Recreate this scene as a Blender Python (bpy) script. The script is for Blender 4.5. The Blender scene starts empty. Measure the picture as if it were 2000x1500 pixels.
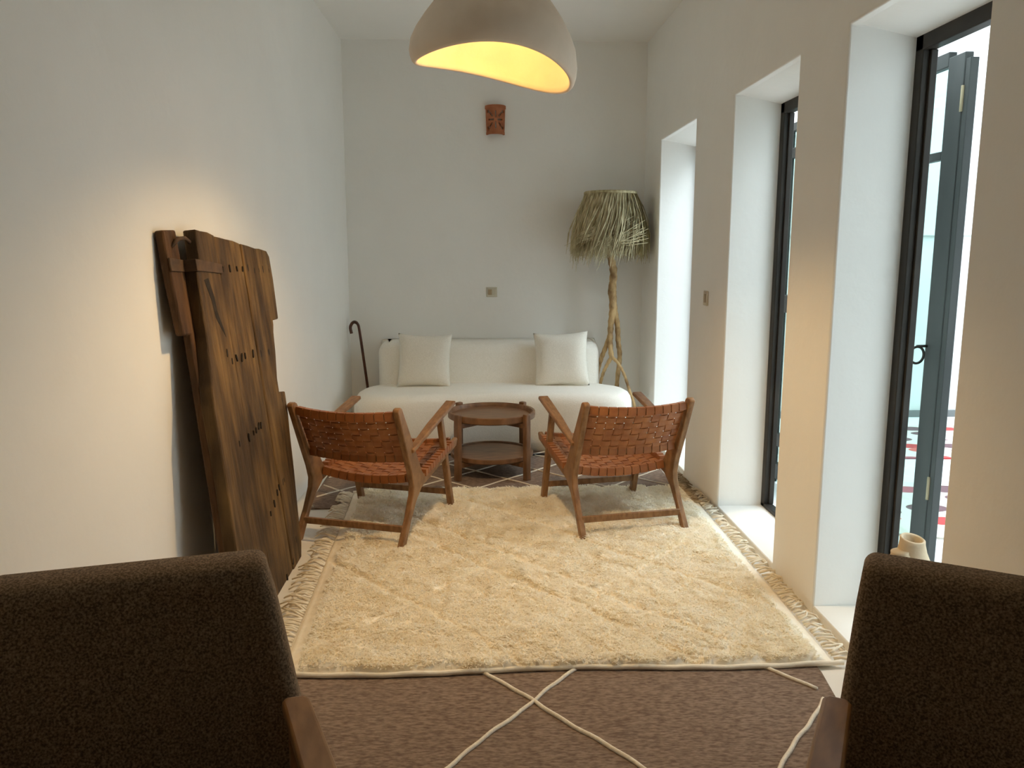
import bpy, bmesh, math, random
import numpy as np
from mathutils import Vector, Matrix, Euler

random.seed(7)
rng = np.random.default_rng(7)
PI = math.pi
S = bpy.context.scene
COL = S.collection

# ------------------------------------------------------------------ camera
cam_d = bpy.data.cameras.new('camera')
cam = bpy.data.objects.new('camera', cam_d)
COL.objects.link(cam)
S.camera = cam
cam_d.sensor_fit = 'HORIZONTAL'
cam_d.sensor_width = 36.0
cam_d.lens = 1560.0 / 2000.0 * 36.0
cam_d.clip_start = 0.05
cam.location = (0, 0, 1.5)
cam.rotation_euler = (math.radians(90 - 9.2836), 0, math.radians(-2.5365))

# ------------------------------------------------------------------ light and exposure
S.view_settings.view_transform = 'Standard'
S.view_settings.look = 'None'
S.view_settings.gamma = 1.0
S.view_settings.use_curve_mapping = False
S.view_settings.exposure = 0.12
S.cycles.use_denoising = True
S.cycles.max_bounces = 16
S.cycles.diffuse_bounces = 12
S.cycles.transparent_max_bounces = 16
S.cycles.sample_clamp_indirect = 6.0
S.cycles.caustics_reflective = False
S.cycles.caustics_refractive = False
SKY = 7.8
LAMP_W = 4.6
BEAM_W = 68.0
w = bpy.data.worlds.new('overcast_sky')
S.world = w
w.use_nodes = True
bg = w.node_tree.nodes['Background']
bg.inputs[0].default_value = (0.80, 0.92, 1.0, 1)
bg.inputs[1].default_value = SKY
pd = bpy.data.lights.new('courtyard_sky_portal', 'AREA')
pd.shape = 'RECTANGLE'
pd.size = 3.9
pd.size_y = 9.2
pd.cycles.is_portal = True
po = bpy.data.objects.new('courtyard_sky_portal', pd)
COL.objects.link(po)
po.location = (3.66, 2.5, 5.0)
sd = bpy.data.lights.new('pendant_beam_light', 'SPOT')
sd.energy = BEAM_W
sd.color = (1.0, 0.67, 0.32)
sd.shadow_soft_size = 0.035
sd.spot_size = math.radians(138)
sd.spot_blend = 0.60
so = bpy.data.objects.new('pendant_beam_light', sd)
COL.objects.link(so)
so.location = (0.073, 3.3, 2.255)
bd = bpy.data.lights.new('pendant_bulb_light', 'POINT')
bd.energy = LAMP_W
bd.color = (1.0, 0.60, 0.18)
bd.shadow_soft_size = 0.035
bo = bpy.data.objects.new('pendant_bulb_light', bd)
COL.objects.link(bo)
bo.location = (0.073, 3.3, 2.37)


# ------------------------------------------------------------------ materials
def mat(name, c1, c2=None, scale=5.0, stretch=(1, 1, 1), rough=0.7, bump=0.0, bscale=None, detail=4.0,
        lo=0.35, hi=0.65, spec=0.3, sheen=0.0, dist=0.01):
    m = bpy.data.materials.new(name)
    m.use_nodes = True
    nt = m.node_tree
    b = nt.nodes['Principled BSDF']
    b.inputs['Roughness'].default_value = rough
    b.inputs['Specular IOR Level'].default_value = spec
    if sheen:
        b.inputs['Sheen Weight'].default_value = sheen
        b.inputs['Sheen Roughness'].default_value = 0.6
    tc = nt.nodes.new('ShaderNodeTexCoord')
    mp = nt.nodes.new('ShaderNodeMapping')
    mp.inputs['Scale'].default_value = stretch
    nt.links.new(tc.outputs['Object'], mp.inputs['Vector'])
    c2 = c2 or c1
    n = nt.nodes.new('ShaderNodeTexNoise')
    n.inputs['Scale'].default_value = scale
    n.inputs['Detail'].default_value = detail
    nt.links.new(mp.outputs['Vector'], n.inputs['Vector'])
    r = nt.nodes.new('ShaderNodeValToRGB')
    r.color_ramp.elements[0].position = lo
    r.color_ramp.elements[0].color = (*c1, 1)
    r.color_ramp.elements[1].position = hi
    r.color_ramp.elements[1].color = (*c2, 1)
    nt.links.new(n.outputs['Fac'], r.inputs['Fac'])
    nt.links.new(r.outputs['Color'], b.inputs['Base Color'])
    if bump:
        n2 = nt.nodes.new('ShaderNodeTexNoise')
        n2.inputs['Scale'].default_value = bscale or scale
        n2.inputs['Detail'].default_value = 5.0
        nt.links.new(mp.outputs['Vector'], n2.inputs['Vector'])
        bp = nt.nodes.new('ShaderNodeBump')
        bp.inputs['Strength'].default_value = bump
        bp.inputs['Distance'].default_value = dist
        nt.links.new(n2.outputs['Fac'], bp.inputs['Height'])
        nt.links.new(bp.outputs['Normal'], b.inputs['Normal'])
    return m


def old_wood(name):
    """weathered timber: fine streaks along the plank over large worn and dirty patches"""
    m = mat(name, (.060, .031, .011), (.275, .165, .068), scale=3.0, stretch=(5, 8, 1.0), rough=.75, bump=1.0, bscale=6, lo=.22, hi=.82, detail=10, dist=.014)
    nt = m.node_tree
    b = nt.nodes['Principled BSDF']
    src = b.inputs['Base Color'].links[0].from_socket
    tc = [n for n in nt.nodes if n.type == 'TEX_COORD'][0]
    mp = nt.nodes.new('ShaderNodeMapping')
    mp.inputs['Scale'].default_value = (2, 3.4, 1.3)
    n = nt.nodes.new('ShaderNodeTexNoise')
    n.inputs['Scale'].default_value = 1.5
    n.inputs['Detail'].default_value = 3
    n.inputs['Roughness'].default_value = .6
    r = nt.nodes.new('ShaderNodeValToRGB')
    r.color_ramp.elements[0].position = .40
    r.color_ramp.elements[0].color = (.26, .24, .24, 1)
    r.color_ramp.elements[1].position = .62
    r.color_ramp.elements[1].color = (1.0, .96, .80, 1)
    mx = nt.nodes.new('ShaderNodeMix')
    mx.data_type = 'RGBA'
    mx.blend_type = 'MULTIPLY'
    mx.inputs['Factor'].default_value = .85
    nt.links.new(tc.outputs['Object'], mp.inputs['Vector'])
    nt.links.new(mp.outputs['Vector'], n.inputs['Vector'])
    nt.links.new(n.outputs['Fac'], r.inputs['Fac'])
    nt.links.new(src, mx.inputs['A'])
    nt.links.new(r.outputs['Color'], mx.inputs['B'])
    nt.links.new(mx.outputs['Result'], b.inputs['Base Color'])
    return m


PLASTER = mat('white_plaster', (.865, .858, .828), (.885, .878, .848), scale=2.5, rough=.85, bump=.25, bscale=9, dist=.012)
CEILING = mat('ceiling_paint', (.87, .86, .83), (.89, .88, .85), scale=2, rough=.9)
FLOORM = mat('white_tadelakt_floor', (.84, .82, .77), (.87, .85, .80), scale=3, rough=.45, bump=.05)
COURT = mat('courtyard_plaster', (.66, .67, .66), (.70, .71, .70), scale=1.5, rough=.9)
TEAK = mat('oiled_teak', (.185, .090, .034), (.305, .162, .070), scale=6, stretch=(8, 3, 3), rough=.42, bump=.05, bscale=14, spec=.4)
WALNUT = mat('dark_table_wood', (.140, .068, .029), (.225, .115, .054), scale=5, stretch=(2, 9, 2), rough=.4, bump=.05, spec=.4)
LEATHER = mat('tan_leather', (.265, .090, .027), (.365, .140, .045), scale=14, rough=.42, bump=.1, bscale=60, spec=.45, dist=.002)
BOUCLE = mat('white_boucle', (.86, .83, .75), (.92, .89, .82), scale=130, rough=.95, bump=.5, bscale=150, dist=.004, sheen=.2)
LINEN = mat('cream_linen', (.78, .74, .65), (.87, .83, .74), scale=160, rough=.95, bump=.6, bscale=180, dist=.003, sheen=.15)
OLDWOOD = old_wood('weathered_cedar')
OLDDARK = mat('weathered_cedar_dark', (.040, .018, .007), (.130, .062, .023), scale=3, stretch=(5, 9, 1.2), rough=.75, bump=.8, bscale=7, lo=.3, hi=.7, detail=8, dist=.012)
IRON = mat('rusted_iron', (.060, .035, .020), (.110, .062, .032), scale=20, rough=.7, bump=.4)
BLACKHOLE = mat('dark_nail', (.012, .008, .005), (.03, .02, .012), scale=30, rough=.8)
CLAY = mat('lamp_clay_plaster', (.70, .60, .49), (.76, .66, .55), scale=6, rough=.9, bump=.3, bscale=40, dist=.004)
TERRA = mat('terracotta', (.34, .115, .050), (.43, .165, .078), scale=18, rough=.85, bump=.3)
STEEL = mat('black_steel_frame', (.020, .017, .014), (.034, .028, .022), scale=6, rough=.5)
GREYLEAF = mat('grey_steel_leaf', (.045, .050, .050), (.070, .075, .074), scale=4, stretch=(1, 1, .3), rough=.5)
BRASS = mat('pale_brass', (.45, .38, .24), (.5, .42, .28), scale=20, rough=.5)
FABRIC = mat('brown_wool_fabric', (.062, .039, .020), (.225, .155, .098), scale=210, rough=.95, bump=.4, bscale=300, lo=.38, hi=.68, dist=.002, sheen=.12, spec=.1)
ARMWOOD = mat('armchair_teak', (.150, .074, .028), (.215, .112, .046), scale=5, stretch=(8, 2, 4), rough=.38, bump=.03, spec=.4)
KILIM = mat('brown_kilim', (.160, .110, .083), (.300, .225, .175), scale=62, stretch=(.7, 2.0, 1), rough=.95, bump=.8, bscale=70, dist=.004, spec=.1)
CORD = mat('white_wool_cord', (.78, .71, .59), (.86, .80, .68), scale=80, rough=.95, bump=.4)
WOOL = mat('cream_shag_wool', (.95, .905, .79), (.97, .945, .87), scale=9, rough=.95, detail=6, spec=.08)


def add_translucency(m, f):
    nt = m.node_tree
    b = nt.nodes['Principled BSDF']
    out = nt.nodes['Material Output']
    t = nt.nodes.new('ShaderNodeBsdfTranslucent')
    mx = nt.nodes.new('ShaderNodeMixShader')
    mx.inputs['Fac'].default_value = f
    nt.links.new(b.inputs['Base Color'].links[0].from_socket, t.inputs['Color'])
    nt.links.new(b.outputs[0], mx.inputs[1])
    nt.links.new(t.outputs[0], mx.inputs[2])
    nt.links.new(mx.outputs[0], out.inputs[0])


add_translucency(WOOL, .5)
WOOLBASE = mat('cream_wool_ground', (.89, .82, .68), (.93, .87, .75), scale=30, rough=.95, bump=.4, spec=.08)
FRINGE = mat('tan_wool_fringe', (.76, .66, .50), (.90, .83, .69), scale=25, rough=.95, spec=.08)
DKFRINGE = mat('brown_wool_fringe', (.30, .23, .15), (.50, .40, .28), scale=25, rough=.95, spec=.08)
STRAW = mat('dried_palm_straw', (.27, .225, .11), (.70, .62, .40), scale=40, stretch=(1, 1, .25), rough=.7, lo=.3, hi=.7)
BRANCH = mat('peeled_branch', (.19, .105, .042), (.54, .37, .18), scale=14, stretch=(1, 1, .6), rough=.7, bump=.5, bscale=20, lo=.36, hi=.56)
CANEM = mat('varnished_cane', (.055, .016, .008), (.105, .032, .014), scale=20, rough=.3, spec=.5)
PLASTIC = mat('ivory_plastic', (.58, .53, .43), (.62, .57, .46), scale=10, rough=.4)
PLASTIC2 = mat('amber_plastic', (.40, .31, .19), (.44, .34, .22), scale=10, rough=.4)
VASEM = mat('cream_clay', (.58, .46, .30), (.66, .54, .38), scale=12, rough=.8, bump=.3, bscale=25)
RUBBER = mat('black_rubber', (.012, .012, .012), rough=.6)
BASEB = mat('grey_courtyard_skirting', (.16, .165, .165), rough=.6)


def glass_mat(name, tint, refl=.06):
    m = bpy.data.materials.new(name)
    m.use_nodes = True
    nt = m.node_tree
    nt.nodes.remove(nt.nodes['Principled BSDF'])
    out = nt.nodes['Material Output']
    t = nt.nodes.new('ShaderNodeBsdfTransparent')
    t.inputs['Color'].default_value = (*tint, 1)
    g = nt.nodes.new('ShaderNodeBsdfGlossy')
    g.inputs['Roughness'].default_value = .03
    mx = nt.nodes.new('ShaderNodeMixShader')
    mx.inputs['Fac'].default_value = refl
    nt.links.new(t.outputs[0], mx.inputs[1])
    nt.links.new(g.outputs[0], mx.inputs[2])
    nt.links.new(mx.outputs[0], out.inputs[0])
    return m


GLASS = glass_mat('tinted_window_glass', (.74, .86, .84))


def emit_mat(name, col, s):
    m = bpy.data.materials.new(name)
    m.use_nodes = True
    b = m.node_tree.nodes['Principled BSDF']
    b.inputs['Base Color'].default_value = (*col, 1)
    b.inputs['Emission Color'].default_value = (*col, 1)
    b.inputs['Emission Strength'].default_value = s
    return m


BULB = emit_mat('warm_bulb_glass', (1, .66, .24), 3.0)


def spotted_rug_mat():
    m = bpy.data.materials.new('spotted_courtyard_kilim')
    m.use_nodes = True
    nt = m.node_tree
    b = nt.nodes['Principled BSDF']
    b.inputs['Roughness'].default_value = .95
    tc = nt.nodes.new('ShaderNodeTexCoord')
    mp = nt.nodes.new('ShaderNodeMapping')
    mp.inputs['Scale'].default_value = (3.2, 5.0, 1)
    v = nt.nodes.new('ShaderNodeTexVoronoi')
    v.inputs['Scale'].default_value = 1.0
    v.inputs['Randomness'].default_value = .45
    r = nt.nodes.new('ShaderNodeValToRGB')
    r.color_ramp.interpolation = 'CONSTANT'
    e = r.color_ramp.elements
    e[0].position, e[0].color = 0, (.42, .05, .05, 1)
    e[1].position, e[1].color = .2, (.13, .07, .08, 1)
    for p, c in ((.4, (.55, .12, .10, 1)), (.58, (.20, .11, .14, 1)), (.75, (.60, .22, .03, 1)), (.86, (.34, .10, .12, 1))):
        q = e.new(p)
        q.color = c
    sp = nt.nodes.new('ShaderNodeSeparateColor')
    lt = nt.nodes.new('ShaderNodeMath')
    lt.operation = 'LESS_THAN'
    lt.inputs[1].default_value = .40
    mx = nt.nodes.new('ShaderNodeMix')
    mx.data_type = 'RGBA'
    mx.inputs['A'].default_value = (.60, .56, .50, 1)
    nt.links.new(tc.outputs['Object'], mp.inputs['Vector'])
    nt.links.new(mp.outputs['Vector'], v.inputs['Vector'])
    nt.links.new(v.outputs['Color'], sp.inputs['Color'])
    nt.links.new(sp.outputs['Red'], r.inputs['Fac'])
    nt.links.new(v.outputs['Distance'], lt.inputs[0])
    nt.links.new(lt.outputs[0], mx.inputs['Factor'])
    nt.links.new(r.outputs['Color'], mx.inputs['B'])
    nt.links.new(mx.outputs['Result'], b.inputs['Base Color'])
    return m


SPOTRUG = spotted_rug_mat()


# ------------------------------------------------------------------ mesh helpers
def finish(name, bm, m, parent=None, smooth=False, bevel=0.0, segs=2, angle=40):
    me = bpy.data.meshes.new(name)
    bmesh.ops.recalc_face_normals(bm, faces=bm.faces[:])
    bm.to_mesh(me)
    bm.free()
    me.materials.append(m)
    o = bpy.data.objects.new(name, me)
    COL.objects.link(o)
    if parent is not None:
        o.parent = parent
    if smooth:
        for p in me.polygons:
            p.use_smooth = True
    if bevel:
        md = o.modifiers.new('bevel', 'BEVEL')
        md.width = bevel
        md.segments = segs
        md.limit_method = 'ANGLE'
        md.angle_limit = math.radians(angle)
        for p in me.polygons:
            p.use_smooth = True
        me.set_sharp_from_angle(angle=math.radians(50))
    return o


def from_arrays(name, verts, faces, m, parent=None, smooth=False):
    me = bpy.data.meshes.new(name)
    me.from_pydata([tuple(v) for v in verts], [], [tuple(f) for f in faces])
    me.materials.append(m)
    if smooth:
        for p in me.polygons:
            p.use_smooth = True
    o = bpy.data.objects.new(name, me)
    COL.objects.link(o)
    if parent is not None:
        o.parent = parent
    return o


def thing(name, label, cat, loc=(0, 0, 0), rotz=0.0, group=None):
    o = bpy.data.objects.new(name, None)
    o.empty_display_size = .1
    COL.objects.link(o)
    o.location = loc
    o.rotation_euler = (0, 0, rotz)
    return tag(o, label, cat, group)


def tag(o, label, cat, group=None):
    o['label'] = label
    o['category'] = cat
    if group:
        o['group'] = group
    return o


def struct(o):
    o['kind'] = 'structure'
    return o


def add_box(bm, lo, hi):
    x0, y0, z0 = lo
    x1, y1, z1 = hi
    vs = [bm.verts.new(p) for p in ((x0, y0, z0), (x1, y0, z0), (x1, y1, z0), (x0, y1, z0),
                                    (x0, y0, z1), (x1, y0, z1), (x1, y1, z1), (x0, y1, z1))]
    for f in ((0, 3, 2, 1), (4, 5, 6, 7), (0, 1, 5, 4), (1, 2, 6, 5), (2, 3, 7, 6), (3, 0, 4, 7)):
        bm.faces.new([vs[i] for i in f])
    return vs


def box(lo, hi):
    bm = bmesh.new()
    add_box(bm, lo, hi)
    return bm


def add_prism(bm, pts, vec):
    """closed polygon of 3-D points pushed along vec"""
    vec = Vector(vec)
    a = [bm.verts.new(Vector(p)) for p in pts]
    b = [bm.verts.new(Vector(p) + vec) for p in pts]
    bm.faces.new(a)
    bm.faces.new(b[::-1])
    n = len(a)
    for i in range(n):
        bm.faces.new((a[i], b[i], b[(i + 1) % n], a[(i + 1) % n]))


def prism(pts, vec):
    bm = bmesh.new()
    add_prism(bm, pts, vec)
    return bm


def add_bar(bm, p, q, wdt, hgt, side=(1, 0, 0), w2=None, h2=None):
    """rectangular bar from p to q; wdt measured along side"""
    p, q, side = Vector(p), Vector(q), Vector(side)
    d = (q - p).normalized()
    side = (side - d * side.dot(d)).normalized()
    upv = d.cross(side)
    vs = []
    for c, ww, hh in ((p, wdt, hgt), (q, w2 or wdt, h2 or hgt)):
        for a, b in ((-1, -1), (1, -1), (1, 1), (-1, 1)):
            vs.append(bm.verts.new(c + side * (a * ww / 2) + upv * (b * hh / 2)))
    for f in ((3, 2, 1, 0), (4, 5, 6, 7), (0, 1, 5, 4), (1, 2, 6, 5), (2, 3, 7, 6), (3, 0, 4, 7)):
        bm.faces.new([vs[i] for i in f])


def bar(*a, **k):
    bm = bmesh.new()
    add_bar(bm, *a, **k)
    return bm


def catmull(pts, n=8, closed=False):
    P = [Vector(p) for p in pts]
    out = []
    N = len(P)
    segs = N if closed else N - 1
    for i in range(segs):
        if closed:
            a, b, c, d = P[(i - 1) % N], P[i], P[(i + 1) % N], P[(i + 2) % N]
        else:
            a, b, c, d = P[max(i - 1, 0)], P[i], P[i + 1], P[min(i + 2, N - 1)]
        for k in range(n):
            t = k / n
            out.append(.5 * ((2 * b) + (c - a) * t + (2 * a - 5 * b + 4 * c - d) * t * t + (3 * b - a - 3 * c + d) * t ** 3))
    if not closed:
        out.append(P[-1])
    return out


def add_tube(bm, pts, radii, n=10, cap=True):
    P = [Vector(p) for p in pts]
    if not hasattr(radii, '__len__'):
        radii = [radii] * len(P)
    rings = []
    ref = Vector((0.31, .17, .93)).normalized()
    prev = None
    for i, p in enumerate(P):
        d = (P[min(i + 1, len(P) - 1)] - P[max(i - 1, 0)]).normalized()
        if prev is None:
            a = d.cross(ref)
            if a.length < 1e-3:
                a = d.cross(Vector((1, 0, 0)))
        else:
            a = prev - d * prev.dot(d)
        a.normalize()
        prev = a
        b = d.cross(a)
        rings.append([bm.verts.new(p + (a * math.cos(2 * PI * k / n) + b * math.sin(2 * PI * k / n)) * radii[i]) for k in range(n)])
    for r0, r1 in zip(rings, rings[1:]):
        for k in range(n):
            bm.faces.new((r0[k], r0[(k + 1) % n], r1[(k + 1) % n], r1[k]))
    if cap:
        bm.faces.new(rings[0][::-1])
        bm.faces.new(rings[-1])


def tube(*a, **k):
    bm = bmesh.new()
    add_tube(bm, *a, **k)
    return bm


def add_rings(bm, rings, cap0=True, cap1=True):
    R = [[bm.verts.new(p) for p in r] for r in rings]
    n = len(R[0])
    for r0, r1 in zip(R, R[1:]):
        for k in range(n):
            bm.faces.new((r0[k], r0[(k + 1) % n], r1[(k + 1) % n], r1[k]))
    if cap0:
        bm.faces.new(R[0][::-1])
    if cap1:
        bm.faces.new(R[-1])


def add_lathe(bm, prof, c=(0, 0), n=40, cap0=True, cap1=True):
    add_rings(bm, [[Vector((c[0] + r * math.cos(2 * PI * k / n), c[1] + r * math.sin(2 * PI * k / n), z)) for k in range(n)]
                   for r, z in prof], cap0, cap1)


def lathe(*a, **k):
    bm = bmesh.new()
    add_lathe(bm, *a, **k)
    return bm


def copy_tree(o, parent=None):
    c = o.copy()
    COL.objects.link(c)
    if parent is not None:
        c.parent = parent
    for ch in list(o.children):
        copy_tree(ch, c)
    return c


# ------------------------------------------------------------------ the room
ZC = 3.18            # ceiling height
XR, XO = 1.40, 1.72  # inner and outer face of the right wall
YB, YF, YC = 6.75, -4.5, -2.0
ZT = 5.0             # top of the courtyard walls
LINT = 2.345
OPEN = [(2.245, 3.10), (3.565, 4.45), (5.205, 6.195)]


def xleft(y):
    return -1.062 - (YB - y) * .0215


struct(finish('floor', prism([(-1.6, YF - .3, 0), (XO, YF - .3, 0), (XO, YB + .3, 0), (-1.6, YB + .3, 0)], (0, 0, -.1)), FLOORM))
struct(finish('ceiling', box((-1.7, YF - .3, ZC), (XR + .05, YB + .3, ZC + .15)), CEILING))
struct(finish('wall_left', prism([(xleft(YF - .3), YF - .3, 0), (xleft(YB + .3), YB + .3, 0), (-1.75, YB + .3, 0), (-1.75, YF - .3, 0)],
                                 (0, 0, ZC + .05)), PLASTER))
struct(finish('wall_back', box((-1.75, YB, 0), (XR + .02, YB + .3, ZC + .05)), PLASTER))
struct(finish('wall_front', box((-1.75, YF - .3, 0), (XR + .02, YF, ZC + .05)), PLASTER))
# right wall: a comb outline with the four openings cut to the floor
comb = [(YF - .3, 0)]
for a, b in OPEN:
    comb += [(a, 0), (a, LINT), (b, LINT), (b, 0)]
comb += [(7.3, 0), (7.3, ZT), (YF - .3, ZT)]
bm = prism([(XR, y, z) for y, z in comb], (XO - XR, 0, 0))
for a, b in OPEN:   # plaster sloping down to the head of each frame
    add_prism(bm, [(XR + .03, a - .02, LINT + .02), (XR + .03, a - .02, LINT + .002), (1.655, a - .02, 2.30), (XO - .001, a - .02, 2.30), (XO - .001, a - .02, LINT + .02)],
              (0, b - a + .04, 0))
struct(finish('wall_right', bm, PLASTER, bevel=.012, segs=3, angle=60))
for i, (a, b) in enumerate(OPEN):
    o = struct(finish('trim_%d' % (i + 1), box((XR, a + .001, 0), (XO + .02, b - .001, .042)), FLOORM, bevel=.006))
# courtyard beyond the doors
struct(finish('floor_courtyard', box((XO, YC, -.1), (5.75, 7.4, .002)), COURT))
struct(finish('wall_courtyard_right', box((5.6, YC, 0), (5.8, 7.4, ZT)), COURT))
struct(finish('wall_courtyard_back', box((XO - .02, 7.12, 0), (5.8, 7.4, ZT)), COURT))
struct(finish('wall_courtyard_front', box((XO - .02, YC - .3, 0), (5.8, YC, ZT)), COURT))
struct(finish('ceiling_added_gallery', box((XO - .01, YC, 2.95), (3.3, 3.35, 3.12)), COURT))  # gallery slab added to keep sky light off the near doorway
struct(finish('baseboard_courtyard', box((XO, 7.085, 0.002), (5.6, 7.12, .062)), BASEB))
struct(finish('trim_5', box((XO, 7.09, 1.66), (5.6, 7.12, 1.675)), COURT))


# door frames --------------------------------------------------------
def door_frame(n, a, b, x=1.66, d=.05):
    bm = bmesh.new()
    add_box(bm, (x, b - .05, .042), (x + d, b + .005, 2.31))
    add_box(bm, (x, a - .005, .042), (x + d, a + .05, 2.31))
    add_box(bm, (x, a - .005, 2.245), (x + d, b + .005, 2.31))
    add_box(bm, (x, a, .042), (x + d, b, .065))
    o = struct(finish('door_%d' % n, bm, STEEL, bevel=.004))
    return o


def hinged_leaf(parent, a, b, x0, x1, rails, m, stile=.05, z0=.07, z1=2.24):
    """glazed leaf lying in a plane parallel to the wall"""
    bm = bmesh.new()
    add_box(bm, (x0, a, z0), (x1, a + stile, z1))
    add_box(bm, (x0, b - stile, z0), (x1, b, z1))
    for za, zb in rails:
        add_box(bm, (x0, a + stile, za), (x1, b - stile, zb))
    lf = finish('door_leaf', bm, m, parent, bevel=.004)
    xm = (x0 + x1) / 2
    finish('glass_pane', box((xm - .003, a + stile - .01, z0 + .01), (xm + .003, b - stile + .01, z1 - .01)), GLASS, lf)
    return lf


RAILS = [(.07, .14), (.24, .31), (1.15, 1.20), (2.10, 2.15), (2.19, 2.24)]
d4 = door_frame(1, *OPEN[2], x=1.69, d=.03)
d3 = door_frame(2, *OPEN[1])
finish('door_stop', box((1.685, OPEN[1][1] - .064, .065), (1.712, OPEN[1][1] - .05, 2.245)), STEEL, d3, bevel=.003)
hinged_leaf(d3, 4.60, 5.13, 1.95, 1.985, [(.042, .14), (.26, .34), (1.13, 1.24), (2.08, 2.14), (2.24, 2.29)], STEEL, stile=.08, z0=.005, z1=2.29)
d2 = door_frame(3, *OPEN[0])
add_stile = finish('door_stop', box((1.685, OPEN[0][1] - .064, .065), (1.712, OPEN[0][1] - .05, 2.245)), STEEL, d2, bevel=.003)
# folded-back leaf standing outside the nearest visible door
R3 = [(.042, .14), (1.885, 1.92), (2.255, 2.315)]
lf = hinged_leaf(d2, 3.245, 3.80, 1.94, 1.975, R3, GREYLEAF, stile=.115, z0=.005, z1=2.29)
bm = bmesh.new()
add_box(bm, (1.943, 3.211, .005), (1.978, 3.2445, 2.262))
finish('hinge_stile', bm, GREYLEAF, lf, bevel=.003)
for z in (.45, 2.06):
    finish('hinge', tube([(1.940, 3.2445, z), (1.940, 3.2445, z + .1)], .007, 8), BRASS, lf, smooth=True)
rb = bmesh.new()
ring = [(1.893 + .034 * math.sin(t), 3.335 + .006 * math.sin(t), 1.068 + .036 * math.cos(t)) for t in [2 * PI * k / 28 for k in range(29)]]
add_tube(rb, ring, .0055, 8)
add_tube(rb, [(1.943, 3.345, 1.106), (1.890, 3.336, 1.106)], .006, 8)
finish('ring_handle', rb, STEEL, lf, smooth=True)

# ------------------------------------------------------------------ pendant lamp
LC = (0.073, 3.30)
LK = 1.0645


def rimz(th, k):
    return k * (-.040 * math.cos(th) - .029 * math.cos(2 * th) - .015 * math.cos(2 * (th - .96)) - .005)


lamp = thing('pendant_lamp', 'glowing cream clay dome pendant with a wavy rim', 'lamp', (LC[0], LC[1], 2.147))
prof = [  # radius, height above mean rim level, how far the rim's wave reaches
    (.283, .000, 1), (.291, -.002, 1), (.299, .006, 1), (.306, .024, .95), (.309, .045, .85), (.303, .085, .6), (.284, .125, .4), (.255, .168, .22), (.221, .212, .1),
    (.184, .256, 0), (.145, .300, 0), (.103, .338, 0), (.055, .362, 0), (.014, .368, 0),
    (.010, .342, 0), (.05, .336, 0), (.090, .316, 0), (.128, .284, 0), (.166, .242, 0), (.203, .198, .1), (.237, .156, .22), (.263, .116, .4), (.280, .078, .6), (.284, .045, .85), (.281, .020, .95), (.280, .006, 1)]
bm = bmesh.new()
n = 96
rings = [[LK * Vector((r * math.cos(2 * PI * k / n), r * math.sin(2 * PI * k / n), .071 + h + rimz(2 * PI * k / n, wv))) for k in range(n)]
         for r, h, wv in prof]
rings.append(rings[0])
R = [[bm.verts.new(p) for p in r] for r in rings[:-1]]
for i in range(len(R)):
    r0, r1 = R[i], R[(i + 1) % len(R)]
    for k in range(n):
        bm.faces.new((r0[k], r0[(k + 1) % n], r1[(k + 1) % n], r1[k]))
finish('lamp_shade', bm, CLAY, lamp, smooth=True)
finish('cord', tube([(0, 0, .44), (0, 0, 1.015)], .004, 8), RUBBER, lamp)
finish('canopy', lathe([(.055, 1.008), (.055, 1.032)], n=24), CLAY, lamp)
sock = finish('lamp_socket', lathe([(.02, .310), (.02, .45)], n=16), RUBBER, lamp, smooth=True)
finish('bulb', lathe([(.006, .267), (.018, .271), (.028, .281), (.030, .290), (.020, .304), (.015, .314)], n=20), BULB, sock, smooth=True)
bo.parent = lamp
bo.location = (0, 0, .223)
so.parent = lamp
so.location = (0, 0, .108)
so.rotation_euler = (0, math.radians(4), 0)

# ------------------------------------------------------------------ sconce and plates
sc = thing('wall_sconce', 'carved terracotta half-round sconce high on the back wall', 'sconce', (.164, YB, 2.452))
bm = bmesh.new()
NU, NV = 25, 30
Hs = .225
grid = []
for j in range(NV + 1):
    r = .081 - .008 * (1 - j / NV)
    grid.append([bm.verts.new((-r * math.cos(PI * i / NU), -r * math.sin(PI * i / NU) * .95, Hs * j / NV)) for i in range(NU + 1)])


def carved(i, j):
    u, v = (i - 12) / 12.0, (j - 14.5) / 14.5
    if abs(v) > .72 or abs(u) > .8:
        return False
    if abs(u) < .06 and .16 < abs(v) < .62:
        return True
    if abs(v) < .05 and .16 < abs(u) < .55:
        return True
    if abs(abs(u) - abs(v) * .85) < .07 and .2 < abs(u) < .6:
        return True
    if abs(abs(u) - .62) < .06 and .45 < abs(v) < .66:
        return True
    return False


for j in range(NV):
    for i in range(NU):
        if not carved(i, j):
            bm.faces.new((grid[j][i], grid[j][i + 1], grid[j + 1][i + 1], grid[j + 1][i]))
o = finish('carved_shell', bm, TERRA, sc)
md = o.modifiers.new('thick', 'SOLIDIFY')
md.thickness = .012
md.offset = -1
for za, zb in ((0, .022), (.2, .227)):
    pts = []
    rr = .085 if za > .1 else .076
    for k in range(21):
        pts.append((-rr * math.cos(PI * k / 20), -rr * .95 * math.sin(PI * k / 20), za))
    for k in range(20, -1, -1):
        pts.append((-(rr - .016) * math.cos(PI * k / 20), -(rr - .016) * .95 * math.sin(PI * k / 20), za))
    finish('rim_band', prism(pts, (0, 0, zb - za)), TERRA, sc, bevel=.003)

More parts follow.
